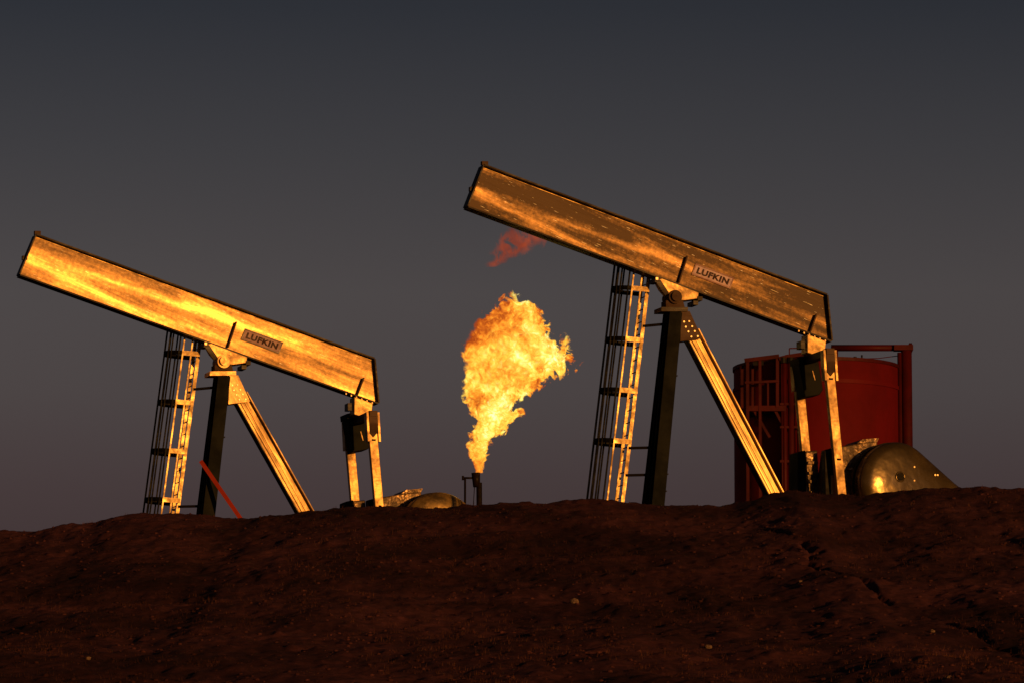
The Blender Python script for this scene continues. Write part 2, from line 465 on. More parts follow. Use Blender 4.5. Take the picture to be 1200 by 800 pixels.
    # --- centre bearing
    sad = [U2(*q, -0.2) for q in ((772, 327), (776, 326.5), (819, 343), (818, 350), (803, 352), (797, 352), (786, 347), (778, 338))]
    bm = B(); prism(bm, sad, -0.2, 0.2); saddle = part('saddle', bm, steel, bevel=0.01)
    bm = B(); a = U(771, 330, -0.2); b = U(781, 345, -0.2)
    bar(bm, (a.x, -0.22, a.z), (b.x, -0.22, b.z), 0.12, 0.05, (0, 1, 0)); part('saddle_edge', bm, M['flange'], saddle)
    for q in ((770, 328.5), (820, 350), (815, 355)):
        a = U(*q, -0.2); bm = B(); box(bm, a.x - 0.06, a.x + 0.06, -0.23, 0.2, a.z - 0.05, a.z + 0.045); part('clamp', bm, M['flange'], saddle)
    bm = B(); a = U(769, 327, -0.2); box(bm, a.x - 0.03, a.x + 0.03, -0.26, -0.2, a.z - 0.03, a.z + 0.03); part('bolt', bm, M['bolt'], saddle)
    c = U2(792.5, 347.5, -0.3)
    bm = B(); tube(bm, [(c[0], -0.33, c[1]), (c[0], 0.33, c[1])], 0.115, 20)
    bearing = part('bearing', bm, M['brown'] if key == 'a' else steel)
    bm = B(); tube(bm, [(c[0], -0.25, c[1]), (c[0], 0.25, c[1])], 0.165, 20); part('bearing_housing', bm, M['brown'] if key == 'a' else steel)
    ped = [U2(*q, -0.2) for q in ((781, 352), (801, 352), (803, 360), (781, 360))]
    bm = B(); prism(bm, ped, -0.17, 0.17); part('pedestal', bm, M['brown'])
    capp = [U2(*q, -0.25) for q in ((775, 360), (806, 360), (806, 365), (775, 365))]
    bm = B(); prism(bm, capp, -0.26, 0.26); part('post_cap', bm, M['flange'] if key == 'a' else steel)
    # --- front legs (near and far), H section
    t0, b0 = U(790.5, 366, -0.13), U(769.5, 592, -0.27)
    dirv = (b0 - t0); foot = t0 + dirv * ((-POST_H + 0.32 - t0.z) / dirv.z)
    for s in (-1, 1):
        p, q = Vector((t0.x, s * 0.13, t0.z)), Vector((foot.x, s * abs(foot.y), foot.z))
        bm = B()
        for k in (-1, 1):
            bar(bm, p + Vector((0, k * 0.10, 0)), q + Vector((0, k * 0.10, 0)), 0.31, 0.026, (0, 1, 0))
        bar(bm, p, q, 0.024, 0.17, (0, 1, 0))
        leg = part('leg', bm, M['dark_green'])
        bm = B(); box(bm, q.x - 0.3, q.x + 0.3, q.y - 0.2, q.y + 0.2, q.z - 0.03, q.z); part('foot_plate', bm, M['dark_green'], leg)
        if s < 0:
            for py in (440, 555, 575):
                a = U(798.5 - (py - 365) * 0.093, py, -0.2); bm = B(); box(bm, a.x - 0.02, a.x + 0.04, a.y - 0.05, a.y + 0.05, a.z - 0.012, a.z + 0.012); part('step_lug', bm, M['iron'], leg)
    # --- rear leg and gusset
    bot = (907, 578) if key == 'a' else (914, 578)
    p, q = U(809, 390), U(*bot)
    d = (q - p); q2 = p + d * ((-POST_H + 0.32 - p.z) / d.z); dn = d.normalized()
    perp = Vector((-dn.z, 0, dn.x))
    bm = B(); bar(bm, p, q2, 0.34, 0.03, (0, 1, 0))
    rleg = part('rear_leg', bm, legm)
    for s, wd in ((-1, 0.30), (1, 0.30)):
        bm = B(); bar(bm, p + perp * (s * 0.18), q2 + perp * (s * 0.18), 0.025, wd, (0, 1, 0)); part('flange', bm, legm if s > 0 else M['flange'], rleg)  # lower flange coloured dark, its shaded underside painted in
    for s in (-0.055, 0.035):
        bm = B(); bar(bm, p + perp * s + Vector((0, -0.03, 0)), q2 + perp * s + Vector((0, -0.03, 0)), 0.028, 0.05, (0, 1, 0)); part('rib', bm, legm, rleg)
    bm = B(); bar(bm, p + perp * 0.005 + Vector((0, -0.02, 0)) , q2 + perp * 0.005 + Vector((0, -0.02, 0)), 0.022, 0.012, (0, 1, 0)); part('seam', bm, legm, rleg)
    gp = [U2(*g_, -0.17) for g_ in ((798, 365), (808, 365), (822.5, 397), (797, 400))]
    for y0 in (-0.19, 0.17):
        bm = B(); prism(bm, gp, y0, y0 + 0.02)
        gus = part('gusset', bm, M['brown'] if key == 'a' else legm)
        if y0 < 0:
            for bx, by in ((803, 377), (805, 383), (808, 388.5), (811.5, 394.5), (809, 376.5), (812.5, 382.5), (815.5, 388), (819, 394)):
                a = U(bx - 1.5, by, -0.2); bm = B(); tube(bm, [(a.x, -0.215, a.z), (a.x, -0.188, a.z)], 0.021, 8); part('bolt', bm, M['bolt'], gus)
    # --- caged ladder on the well side
    yn, yf = 0.34, 0.80
    r0, r1 = U(761, 318, yn), U(729.5, 588, yn)
    dr = r1 - r0
    top = r0 - dr * 0.10; bot_ = r0 + dr * ((-POST_H + 0.1 - r0.z) / dr.z)
    def on_rail(z): return r0 + dr * ((z - r0.z) / dr.z)
    bm = B(); bar(bm, (top.x, yn, top.z), (bot_.x, yn, bot_.z), 0.085, 0.035, (0, 1, 0))
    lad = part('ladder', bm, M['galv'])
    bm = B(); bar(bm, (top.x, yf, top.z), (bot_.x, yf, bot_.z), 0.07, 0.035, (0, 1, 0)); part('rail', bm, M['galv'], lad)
    z = bot_.z + 0.2
    while z < top.z - 0.05:
        c = on_rail(z); bm = B(); tube(bm, [(c.x, yn, z), (c.x, yf, z)], 0.014, 6); part('rung', bm, M['iron'], lad); z += 0.3
    ym, hw, dep = (yn + yf) / 2, 0.37, 0.80
    prof = [(0.0, -hw), (-0.22, -hw)] + [(-0.43 - 0.37 * math.sin(t), -hw * math.cos(t)) for t in [math.pi * k / 12 for k in range(0, 13)]] + [(-0.22, hw), (0.0, hw)]
    def strip(bm, pts, h, th):
        n = len(pts); rows = []
        for i, p_ in enumerate(pts):
            a = pts[max(i - 1, 0)]; b = pts[min(i + 1, n - 1)]
            t = Vector((b[0] - a[0], b[1] - a[1])).normalized(); nn = Vector((t.y, -t.x))
            rows.append([bm.verts.new((p_[0] + nn.x * o, p_[1] + nn.y * o, p_[2] + zz)) for o, zz in ((-th, -h / 2), (th, -h / 2), (th, h / 2), (-th, h / 2))])
        for a, b in zip(rows, rows[1:]):
            for k in range(4): bm.faces.new((a[k], a[(k + 1) % 4], b[(k + 1) % 4], b[k]))
        bm.faces.new(rows[0]); bm.faces.new(rows[-1][::-1])
    for py in (340, 399.5, 459, 518.5, 580):
        zc = U(745, py, yn).z if py < 570 else -POST_H + 0.9
        c = on_rail(zc)
        bm = B(); strip(bm, [(c.x + a, ym + b, zc - 0.05 * a) for a, b in prof[2:]], 0.105, 0.008)
        part('hoop', bm, M['cage'], lad)  # hoop coloured dark, shade painted in
        bm = B(); strip(bm, [(c.x + a, ym - hw, zc - 0.05 * a) for a in (0.0, -0.2, -0.42)], 0.115, 0.014)
        part('hoop_lit_side', bm, M['galv'], lad)  # bright strip by the rail stands in for the sunlit part of the hoop
    def fwd(p_, a, b): return Vector((p_.x + a, ym + b, p_.z - 0.05 * a))
    for i in (1, 2, 3, 5, 6, 8, 10, 12, 14):
        a, b = prof[min(i, len(prof) - 1)]
        bm = B()
        bar(bm, fwd(top + dr * 0.02, a, b), fwd(on_rail(-POST_H + 0.5), a, b), 0.034, 0.034, (0, 1, 0))
        part('cage_bar', bm, M['galv'] if i in (1, 2) else M['cage'], lad)  # two bars by the rail painted as sunlit, the rest as shaded
    for py, s in ((382, 0.03), (525, 0), (557, 0)):
        zc = U(750, py, yn).z; c = on_rail(zc)
        bm = B(); bar(bm, (c.x, yn, zc), (c.x + 0.42, 0.1, zc + s), 0.05, 0.06); part('bracket', bm, M['iron'], lad)
    # --- tail: equalizer, pitman arms, housing
    e0 = U(971.5, 436, -1.0); e = (e0.x - 0.02, e0.z + 0.46)
    bm = B(); bar(bm, (e[0], -1.05, e[1]), (e[0], 1.05, e[1]), 0.2, 0.16); eq = part('equalizer', bm, M['brown'])
    tb = [U2(*q, -0.2) for q in ((946, 391.5), (968, 399.5), (967, 411), (955, 416), (946, 413))]
    bm = B(); prism(bm, tb, -0.21, 0.2); part('tail_bearing', bm, steel, bevel=0.015)
    bm = B(); a = U2(941, 404, -0.2); box(bm, a[0] - 0.05, a[0] + 0.05, -0.2, 0.1, a[1] - 0.08, a[1] + 0.1); part('tail_bearing_lug', bm, M['flange'])
    yb = -1.0
    a, b = U(971.5, 436, yb), U(986, 583, yb)
    d = b - a; pin = a + d * ((-5.05 - a.z) / d.z)
    lean = (a.x - pin.x)
    for s in (-1, 1):
        y = s * abs(yb)
        bm = B(); bar(bm, (a.x, y, a.z), (pin.x, y, pin.z), 0.22, 0.16, (0, 1, 0))
        pit = part('pitman_arm', bm, steel, bevel=0.012)
        for sx2, h2 in ((-0.135, 0.0), (0.145, 0.02)):
            bm = B(); bar(bm, (a.x + sx2 - 0.02, y, a.z + 0.52), (a.x + sx2 + 0.02, y, a.z - 0.20), 0.05, 0.22, (0, 1, 0)); part('clevis_strap', bm, steel, pit)
        bm = B(); prism(bm, [(a.x - 0.105, a.z + 0.42), (a.x + 0.105, a.z + 0.42), (a.x + 0.105, a.z + 0.02), (a.x, a.z - 0.10), (a.x - 0.105, a.z + 0.02)], y - 0.11, y + 0.11)
        part('clevis_block', bm, M['brown'], pit)
        bm = B(); box(bm, a.x - 0.10, a.x + 0.10, y - 0.115, y + 0.115, a.z + 0.425, a.z + 0.56); part('clevis_cap', bm, M['brown'], pit)
        bm = B(); cpt = Vector((a.x, y, a.z)) + (Vector((pin.x, y, pin.z)) - Vector((a.x, y, a.z))) * 0.05
        box(bm, cpt.x - 0.05, cpt.x + 0.05, y - 0.095, y - 0.07, cpt.z - 0.025, cpt.z + 0.02); part('slot', bm, M['iron'], pit)
        bm = B(); cpt = Vector((a.x, y, a.z)) + (Vector((pin.x, y, pin.z)) - Vector((a.x, y, a.z))) * 0.64
        box(bm, cpt.x - 0.05, cpt.x + 0.05, y - 0.095, y - 0.07, cpt.z - 0.025, cpt.z + 0.02); part('slot', bm, M['iron'], pit)
    HZ = 0.0 if key == 'a' else 0.13
    hb = [(x_, z_ + HZ) for x_, z_ in [U2(*q, 0.4) for q in ((933, 424), (956, 419), (962, 457), (958, 463), (941, 466), (936, 440))]]
    bm = B(); prism(bm, hb, 0.25, 0.75); hs = part('equalizer_housing', bm, M['dark_green'], bevel=0.02)
    hb = [(x_, z_ + HZ) for x_, z_ in [U2(*q, 0.4) for q in ((932, 420), (957, 414), (958, 420), (933, 427))]]
    bm = B(); prism(bm, hb, 0.2, 0.8); part('housing_lid', bm, M['dark_green'], hs)
    a3, b3 = U(952, 434, 0.24), U(955, 445, 0.24)
    bm = B(); bar(bm, a3, b3, 0.02, 0.03, (0, 1, 0)); part('housing_handle', bm, steel, hs)
    # --- cranks with counterweights, gear reducer, guard
    DZ = 0.0 if key == 'a' else 0.2
    TAP = 0.15 if key == 'a' else 0.04
    def dn(poly, y): return [(x, z + DZ) for x, z in (U2(*q, y) for q in poly)]
    bm = B(); prism(bm, dn(((944, 528), (958, 527), (961, 574), (957, 640), (946, 640)), 0.4), 0.4, 0.7); ck = part('crank', bm, M['gear'], bevel=0.03)
    for py in (540, 552, 562, 575):
        bm = B(); prism(bm, dn(((944.5, py), (958.5, py - 1), (959, py + 3), (945, py + 4)), 0.35), 0.34, 0.40); part('crank_rib', bm, M['gear'], ck, bevel=0.01)
    bm = B(); prism(bm, dn(((934.5, 529), (943.5, 527), (946, 640), (934, 640)), 0.45), 0.42, 1.0); part('counterweight', bm, M['dark_green'], ck, bevel=0.02)
    bm = B(); prism(bm, dn(((965, 527), (976, 524), (980, 640), (968, 640)), -0.7), -0.75, -0.55); ck = part('crank', bm, M['iron'], bevel=0.02)
    bm = B(); prism(bm, dn(((974, 556), (980, 556), (981, 640), (975, 640)), -0.8), -0.80, -0.70); part('crank_rib', bm, steel, ck)
    gpoly = [(x_, z_ + DZ) for x_, z_ in [U2(*q, -0.45) for q in ((978, 524), (1000, 520), (1028, 516), (1030, 540), (1020, 552), (1020, 640), (974, 640), (974, 556))]]
    bm = B(); prism(bm, gpoly, -0.45, 0.45); gr = part('gear_reducer', bm, M['gear'], bevel=0.03)
    lid = dn(((1004, 519), (1010, 514.5), (1029, 513), (1027, 517.5)), -0.45)
    bm = B(); prism(bm, lid, -0.5, 0.5); part('gear_lid', bm, M['gear'], gr)
    for px in (1000, 1011):
        a3, b3 = U(px, 548, -0.5), U(px + 1, 600, -0.5)
        bm = B(); bar(bm, a3, b3, 0.09, 0.1, (0, 1, 0)); part('gear_rib', bm, steel, gr)
    a3, b3 = U(994, 549, -0.52), U(1022, 546, -0.52)
    bm = B(); bar(bm, a3, b3, 0.05, 0.12, (0, 1, 0)); part('case_flange', bm, M['gear'], gr)
    # belt guard: dished teardrop cover
    gc = U2(1054, 566, -1.2); gc = (gc[0], gc[1] + DZ); rad = 1.0
    outline = []
    for k in range(26):
        t = R(235) - R(235 - 52) * k / 25
        outline.append((gc[0] + rad * math.cos(t), gc[1] + rad * math.sin(t)))
    lx, lz = outline[-1]
    sl = -math.tan(R(36.5))
    for k in range(1, 9): outline.append((lx + 0.22 * k, lz + sl * 0.22 * k))
    ex_, ez_ = outline[-1]
    outline += [(ex_ + 0.08, ez_ - 0.15), (ex_ - 0.05, ez_ - 0.35), (ex_ - 0.5, ez_ - 0.5), (gc[0] + 0.3, gc[1] - 1.05), (gc[0] - 0.2, gc[1] - 1.0)]
    def guard_ring(bm, sc, y):
        cc = (gc[0] + 0.15, gc[1] - 0.05)
        return [bm.verts.new((cc[0] + (x - cc[0]) * sc, y + (max(0.0, (cc[0] + (x - cc[0]) * sc - gc[0] + 0.85) * TAP) if y < -1.0 else 0.0), cc[1] + (z_ - cc[1]) * sc)) for x, z_ in outline]
    bm = B()
    rings = [guard_ring(bm, s_, y_) for s_, y_ in ((1.0, -0.70), (1.0, -1.20), (0.985, -1.26), (0.93, -1.33), (0.80, -1.40), (0.55, -1.44), (0.28, -1.46), (0.1, -1.465))]
    n = len(outline)
    for a_, b_ in zip(rings, rings[1:]):
        for k in range(n): bm.faces.new((a_[k], a_[(k + 1) % n], b_[(k + 1) % n], b_[k]))
    bm.faces.new(rings[-1]); bm.faces.new(rings[0][::-1])
    gd = part('belt_guard', bm, M['guard' if key == 'a' else 'guard_b'], smooth=True)
    bm = B(); rings = [guard_ring(bm, s_, y_) for s_, y_ in ((1.025, -0.80), (1.025, -0.74), (1.0, -0.74), (1.0, -0.80))]
    for a_, b_ in zip(rings, rings[1:] + rings[:1]):
        for k in range(n): bm.faces.new((a_[k], a_[(k + 1) % n], b_[(k + 1) % n], b_[k]))
    part('guard_rim', bm, M['iron'], gd)
    hc = U2(1053.5, 558.5, -1.26); hc = (hc[0], hc[1] + DZ); hy = -1.465 + TAP * (hc[0] - gc[0] + 0.85)
    bm = B(); tor = [(hc[0] + 0.115 * math.cos(t), hy - 0.005 + TAP * 0.115 * math.cos(t), hc[1] + 0.115 * math.sin(t)) for t in [2 * math.pi * k / 20 for k in range(21)]]
    tube(bm, tor, 0.018, 6, False); part('port_ring', bm, M['guard'], gd, smooth=True)
    bm = B(); tube(bm, [(hc[0], hy - 0.02, hc[1]), (hc[0], hy + 0.1, hc[1])], 0.09, 20); part('port', bm, M['iron'], gd)
    for q in ((1070, 547), (1070, 563), (1096, 556), (1099, 556)):
        a3 = U(*q, -1.2); a3.z += DZ; by_ = -1.45 + TAP * (a3.x - gc[0] + 0.85); bm = B(); tube(bm, [(a3.x, by_ - 0.02, a3.z), (a3.x, by_ + 0.1, a3.z)], 0.022, 8); part('bolt', bm, M['bolt'], gd)
    # --- skid
    for s in (-1, 1):
        bm = B(); box(bm, -1.2, 8.2, s * 0.75 - 0.12, s * 0.75 + 0.12, -POST_H - 0.3, -POST_H + 0.29); part('skid_rail', bm, M['dark_green'])
    for x in (-0.8, 1.5, 4.0, 7.6):
        bm = B(); box(bm, x - 0.1, x + 0.1, -0.63, 0.63, -POST_H - 0.05, -POST_H + 0.27); part('cross_member', bm, M['dark_green'])
    return root

pa = pumpjack(PIVOT_A, 'a', M['plate_pink'], M['letter_red'], M['border_red'])
tag(pa, 'weathered brown-gold pumpjack with readable white name plate, in front of the red tank', 'pumpjack', 'pumpjacks on the hill crest')
pb = pumpjack(PIVOT_B, 'b', M['plate_maroon'], M['letter_red'], M['border_dark'])
tag(pb, 'bright gold pumpjack with maroon name plate, left of the gas flame', 'pumpjack', 'pumpjacks on the hill crest')

# ------------------------------------------------------------------ storage tank behind the nearer pump
TY = 134.0
tc_ = at(957.5, 500, TY); TR_ = 97 * TY / FPX * 1.01
zt = at(957.5, 431.5, TY).z
zb = float(plateau(np.array(tc_.x))) - 0.1
tank = empty('storage_tank', (tc_.x, TY, zb))
tag(tank, 'round dark red storage tank with side platform and pipework behind the pumpjack', 'tank')
def tpt(px, py, Y): return at(px, py, Y) - Vector((tc_.x, TY, zb))
HT = zt - zb
bm = B()
prof = [(TR_, 0), (TR_, HT - 0.02), (TR_ - 0.02, HT)]
SEG = 96
def lathe(bm, prof, seg=SEG, close=False):
    rings = [[bm.verts.new((r * math.cos(2 * math.pi * k / seg), r * math.sin(2 * math.pi * k / seg), z)) for k in range(seg)] for r, z in prof]
    for a, b in zip(rings, rings[1:] + (rings[:1] if close else [])):
        for k in range(seg): bm.faces.new((a[k], a[(k + 1) % seg], b[(k + 1) % seg], b[k]))
    if not close: bm.faces.new(rings[-1])
lathe(bm, prof)
sh = obj('shell', bm, M['red'], tank)
for p_ in sh.data.polygons: p_.use_smooth = abs(p_.normal.z) < 0.3
bm = B(); lathe(bm, [(TR_ - 0.05, HT + 0.004), (TR_ * 0.5, HT + 0.12), (0.02, HT + 0.2)]); obj('roof', bm, M['red'], tank)
def ring(name, z, h, o, mat, parent):
    bm = B(); lathe(bm, [(TR_ - 0.01, z), (TR_ + o, z), (TR_ + o, z + h), (TR_ - 0.01, z + h)], close=True); return obj(name, bm, mat, parent)
ring('rim', HT - 0.07, 0.09, 0.03, M['red_pipe'], sh)
zb2 = tpt(1015, 447.5, TY - TR_).z
ring('band', zb2, 0.10, 0.03, M['red'], sh)
for k, zz in enumerate((0.9, 2.25)): ring('weld_seam', zz, 0.02, 0.006, M['red'], sh)
# right-hand pipework
YP = TY - 0.6
base_z = -0.2
def pipe(name, pts, r, parent=tank, mat='red_pipe', seg=14):
    bm = B(); tube(bm, pts, r, seg); return obj(name, bm, M[mat], parent, smooth=False)
def shade(o):
    for p_ in o.data.polygons: p_.use_smooth = len(p_.vertices) == 4
    return o
a = tpt(1062, 406, YP); v = shade(pipe('vent_pipe', [(a.x, a.y, base_z), a], 0.145))
b = tpt(1054.5, 413, YP); shade(pipe('drain_pipe', [(b.x, b.y, base_z), b], 0.07))
bm = B(); box(bm, b.x - 0.16, a.x + 0.17, a.y - 0.17, a.y + 0.17, a.z - 0.11, a.z + 0.03); obj('pipe_flange', bm, M['red_pipe'], v)
c0, c1 = tpt(974, 407.5, YP), tpt(1066, 407.5, YP)
h = shade(pipe('crossover_pipe', [c0, c1], 0.085))
bm = B(); tube(bm, [(c1.x - 0.02, c1.y, c1.z), (c1.x + 0.06, c1.y, c1.z)], 0.13, 14); obj('end_flange', bm, M['red_pipe'], h)
d0 = tpt(979, 407.5, YP); shade(pipe('downcomer_pipe', [(d0.x, d0.y, HT), (d0.x, d0.y, d0.z - 0.02)], 0.07))
for py in (446, 500):
    e0 = tpt(1056, py, YP); bm = B(); bar(bm, (e0.x + 0.05, e0.y, e0.z), (TR_ * 0.9, e0.y + 0.05, e0.z), 0.05, 0.09); obj('pipe_bracket', bm, M['red_pipe'], tank)
w = [tpt(px, py, YP + 0.2) for px, py in ((984, 419.5), (1005, 420), (1030, 419.5), (1053, 416.5))]
pipe('vent_line', w, 0.012, seg=6)
for px, wd, hh in ((991, 3, 3), (1002, 4, 3.5), (1010, 2.2, 5.5)):
    e0 = tpt(px, 421, YP + 0.2); bm = B(); tube(bm, [(e0.x, e0.y, e0.z - 0.12), (e0.x, e0.y, e0.z + hh * 0.022)], wd * 0.011, 10); obj('roof_fitting', bm, M['iron'], tank)
# left-hand platform with rails, pipes and braces
YF = TY - TR_ - 0.15
plat = None
f0, f1 = tpt(877, 478, YF), tpt(914, 477, YF)
bm = B(); box(bm, f0.x, f1.x + 0.15, f0.y - 0.02, f0.y + 1.2, f0.z - 0.07, f0.z + 0.07)
plat = obj('platform', bm, M['red_pipe'], tank)
posts = [(869.5, 428, 478, 0.045), (876, 420, 596, 0.05), (882, 428, 476, 0.04), (890.5, 422, 596, 0.045), (911, 417, 477, 0.05), (900, 446, 477, 0.03)]
for px, y0, y1, r in posts:
    p0, p1 = tpt(px, y0, YF + (0.5 if px in (869.5, 882) else 0)), tpt(px, y1, YF + (0.5 if px in (869.5, 882) else 0))
    if y1 > 590: p1.z = base_z
    bm = B(); bar(bm, p0, p1, r * 1.6, r * 1.6, (0, 1, 0)); obj('post', bm, M['red_pipe'], plat)
for (p0, p1, r) in (((872.5, 422), (913, 417), 0.05), ((913, 420), (921, 418), 0.05), ((873, 448), (912, 446), 0.03)):
    bm = B(); bar(bm, tpt(*p0, YF - 0.06), tpt(*p1, YF - 0.06), 0.05, r * 2); obj('rail', bm, M['red_pipe'], plat)
for (p0, p1) in (((884, 481), (902, 512)), ((908, 480), (922, 506)), ((876, 520), (895, 560))):
    bm = B(); bar(bm, tpt(*p0, YF + 0.1), tpt(*p1, YF + 0.1), 0.07, 0.08, (0, 1, 0)); obj('brace', bm, M['red_pipe'], plat)
for px in (892, 886):
    p0 = tpt(px, 424, YF + 0.05); bm = B(); box(bm, p0.x - 0.08, p0.x + 0.06, p0.y - 0.05, p0.y + 0.1, p0.z - 0.09, p0.z + 0.04); obj('valve', bm, M['iron'], plat)
for px, y0, r in ((919, 420, 0.06), (926.5, 421, 0.085), (935.5, 440, 0.05), (916, 418, 0.03)):
    p0 = tpt(px, y0, YF + 0.05); shade(pipe('riser_pipe', [(p0.x, p0.y, base_z), p0], r))
for px in (917.5, 926): 
    p0 = tpt(px, 421, YF); bm = B(); tube(bm, [(p0.x, p0.y, p0.z - 0.09), (p0.x, p0.y, p0.z + 0.05)], 0.11, 12); obj('pipe_cap', bm, M['iron'], tank)
for (p0, p1, r) in (((920, 418), (960, 412), 0.06), ((925, 408), (948, 407.5), 0.018), ((925, 408), (925, 416), 0.018)):
    bm = B(); bar(bm, tpt(*p0, YF), tpt(*p1, YF), r * 1.6, r * 2, (0, 1, 0)); obj('top_rail', bm, M['red_pipe'], plat)
for py in (473, 500, 540):
    bm = B(); bar(bm, tpt(914, py, YF + 0.02), tpt(940, py, YF + 0.02), 0.05, 0.06); obj('pipe_clamp', bm, M['red_pipe'], tank)

# ------------------------------------------------------------------ flare stack and flame
FY = 132.0
ft = at(559.5, 553.5, FY)
fz = float(plateau(np.array(ft.x)))
st = empty('flare_stack', (ft.x, FY, fz))
tag(st, 'short sooty flare stack pipe with thin pilot line under the flame', 'flare stack')
def fpt(px, py): return at(px, py, FY) - Vector((ft.x, FY, fz))
def spart(name, pts, r, seg=12):
    bm = B(); tube(bm, pts, r, seg); o = obj(name, bm, M['stack'], st); shade(o); return o
spart('stack_pipe', [(0.07, 0, -0.1), fpt(561.5, 565)], 0.075)
a = fpt(558.5, 570); b = fpt(557.5, 553.5); spart('burner_tip', [a, b], [0.09, 0.115])
spart('pilot_line', [fpt(557, 559.5), fpt(541.5, 559.5)], 0.028, 8)
a = fpt(545, 559.5); spart('pilot_riser', [(a.x, 0, 0), a], 0.028, 8)
spart('pilot_nozzle', [fpt(542.5, 562), fpt(542.5, 557)], 0.03, 8)
a = fpt(556, 570); spart('guy_rod', [fpt(554.5, 595), a], 0.012, 6)

SP = FY / FPX
EDGE = [  # py, left px, right px of the fire
 (553, 556, 567), (545, 553, 569), (535, 550, 574), (525, 551, 576), (515, 553, 580), (505, 554, 590), (495, 553, 604), (485, 553, 607), (475, 552, 609),
 (465, 548, 614), (455, 544, 630), (445, 543, 648), (435, 545, 668), (425, 547, 680), (415, 545, 682), (405, 546, 674), (395, 550, 661), (385, 553, 650), (375, 560, 641), (365, 571, 629), (357, 584, 620), (350, 593, 611), (344, 598, 605)]
F_H = (553 - 344) * SP * 1.0
def fxz(px, py):
    q = at(px, py, FY) - ft
    return q.x, q.z
rows = []
for py, l, r in EDGE:
    xl, z = fxz(l, py); xr, _ = fxz(r, py)
    rows.append((z, (xl + xr) / 2, (xr - xl) / 2))
zmax = rows[-1][0]
def fire_mat(name, rows, zmax, xr, col_stops, strength, dens, warp=(0.42, 0.16), seedoff=0.0, edge=(0.05, 0.30), holes=True, yfac=0.75, core_gain=0.55, LEE=(0.62, 0.30)):
    """a body of burning gas: density inside a wandering column, torn by turbulence; emission follows density"""
    m = bpy.data.materials.new(name); m.use_nodes = True
    nt = m.node_tree; N, L = nt.nodes, nt.links
    N.clear()
    out = N.new('ShaderNodeOutputMaterial')
    tc = N.new('ShaderNodeTexCoord')
    def math_(op, a, b=None, c=None, clamp=False):
        n = N.new('ShaderNodeMath'); n.operation = op; n.use_clamp = clamp
        for k, v in enumerate((a, b, c)):
            if v is None: continue
            if isinstance(v, (int, float)): n.inputs[k].default_value = v
            else: L.new(v, n.inputs[k])
        return n.outputs[0]
    def vmath(op, a, b):
        n = N.new('ShaderNodeVectorMath'); n.operation = op
        for k, v in enumerate((a, b)):
            if isinstance(v, tuple): n.inputs[k].default_value = v
            else: L.new(v, n.inputs[k])
        return n.outputs[0]
    P = vmath('ADD', tc.outputs['Object'], (seedoff, seedoff * 1.7, seedoff * 0.6))
    n1 = noise_node(nt, P, 1.1, 3, 0.6)
    n2 = noise_node(nt, P, 3.2, 5, 0.65, 0.6)
    w1 = vmath('MULTIPLY', vmath('SUBTRACT', n1.outputs['Color'], (0.5, 0.5, 0.5)), (warp[0],) * 3)
    w2 = vmath('MULTIPLY', vmath('SUBTRACT', n2.outputs['Color'], (0.5, 0.5, 0.5)), (warp[1],) * 3)
    sep0 = N.new('ShaderNodeSeparateXYZ'); L.new(tc.outputs['Object'], sep0.inputs[0])
    gain = math_('MULTIPLY', sep0.outputs['Z'], 1.0 / (0.22 * zmax), clamp=True)
    gain = math_('MAXIMUM', gain, 0.20)
    sv = N.new('ShaderNodeVectorMath'); sv.operation = 'SCALE'
    L.new(vmath('ADD', w1, w2), sv.inputs[0]); L.new(gain, sv.inputs['Scale'])
    Q = vmath('ADD', tc.outputs['Object'], sv.outputs[0])
    sep = N.new('ShaderNodeSeparateXYZ'); L.new(Q, sep.inputs[0])
    zn = math_('DIVIDE', sep.outputs['Z'], zmax, clamp=True)
    def curve(vals, lo, hi):
        c = N.new('ShaderNodeFloatCurve')
        cm = c.mapping; cv = cm.curves[0]
        pts = [(z / zmax, (v - lo) / (hi - lo)) for z, v in vals]
        while len(cv.points) < len(pts): cv.points.new(0.5, 0.5)
        for p_, (a, b) in zip(cv.points, pts):
            p_.location = (min(max(a, 0), 1), b); p_.handle_type = 'VECTOR'
        cm.update()
        L.new(zn, c.inputs['Value'])
        return math_('MULTIPLY_ADD', c.outputs[0], hi - lo, lo)
    cx = curve([(z, c) for z, c, w in rows], -1.0, 3.0)
    hw = curve([(z, w) for z, c, w in rows], 0.0, 2.0)
    u = math_('DIVIDE', math_('SUBTRACT', sep.outputs['X'], cx), hw)
    v = math_('DIVIDE', sep.outputs['Y'], math_('MULTIPLY', hw, yfac))
    d = math_('SQRT', math_('ADD', math_('MULTIPLY', u, u), math_('MULTIPLY', v, v)))
    ins = math_('SUBTRACT', 1.0, d)                       # 1 on the axis, 0 at the skin
    zin = math_('MULTIPLY', math_('SUBTRACT', zmax, sep.outputs['Z']), 4.0, clamp=True)
    mask = N.new('ShaderNodeMapRange'); mask.interpolation_type = 'SMOOTHSTEP'
    mask.inputs['From Min'].default_value = 0.0; mask.inputs['From Max'].default_value = edge[1]
    L.new(ins, mask.inputs['Value'])
    n3 = noise_node(nt, P, 5.5, 6, 0.7, 1.2)
    n4 = noise_node(nt, vmath('MULTIPLY', P, (1.0, 0.5, 0.8)), 0.95, 3, 0.55, 0.4)
    n5 = noise_node(nt, vmath('MULTIPLY', P, (1.0, 0.22, 1.0)), 3.6, 5, 0.65, 0.8)
    thin = mask.outputs[0]
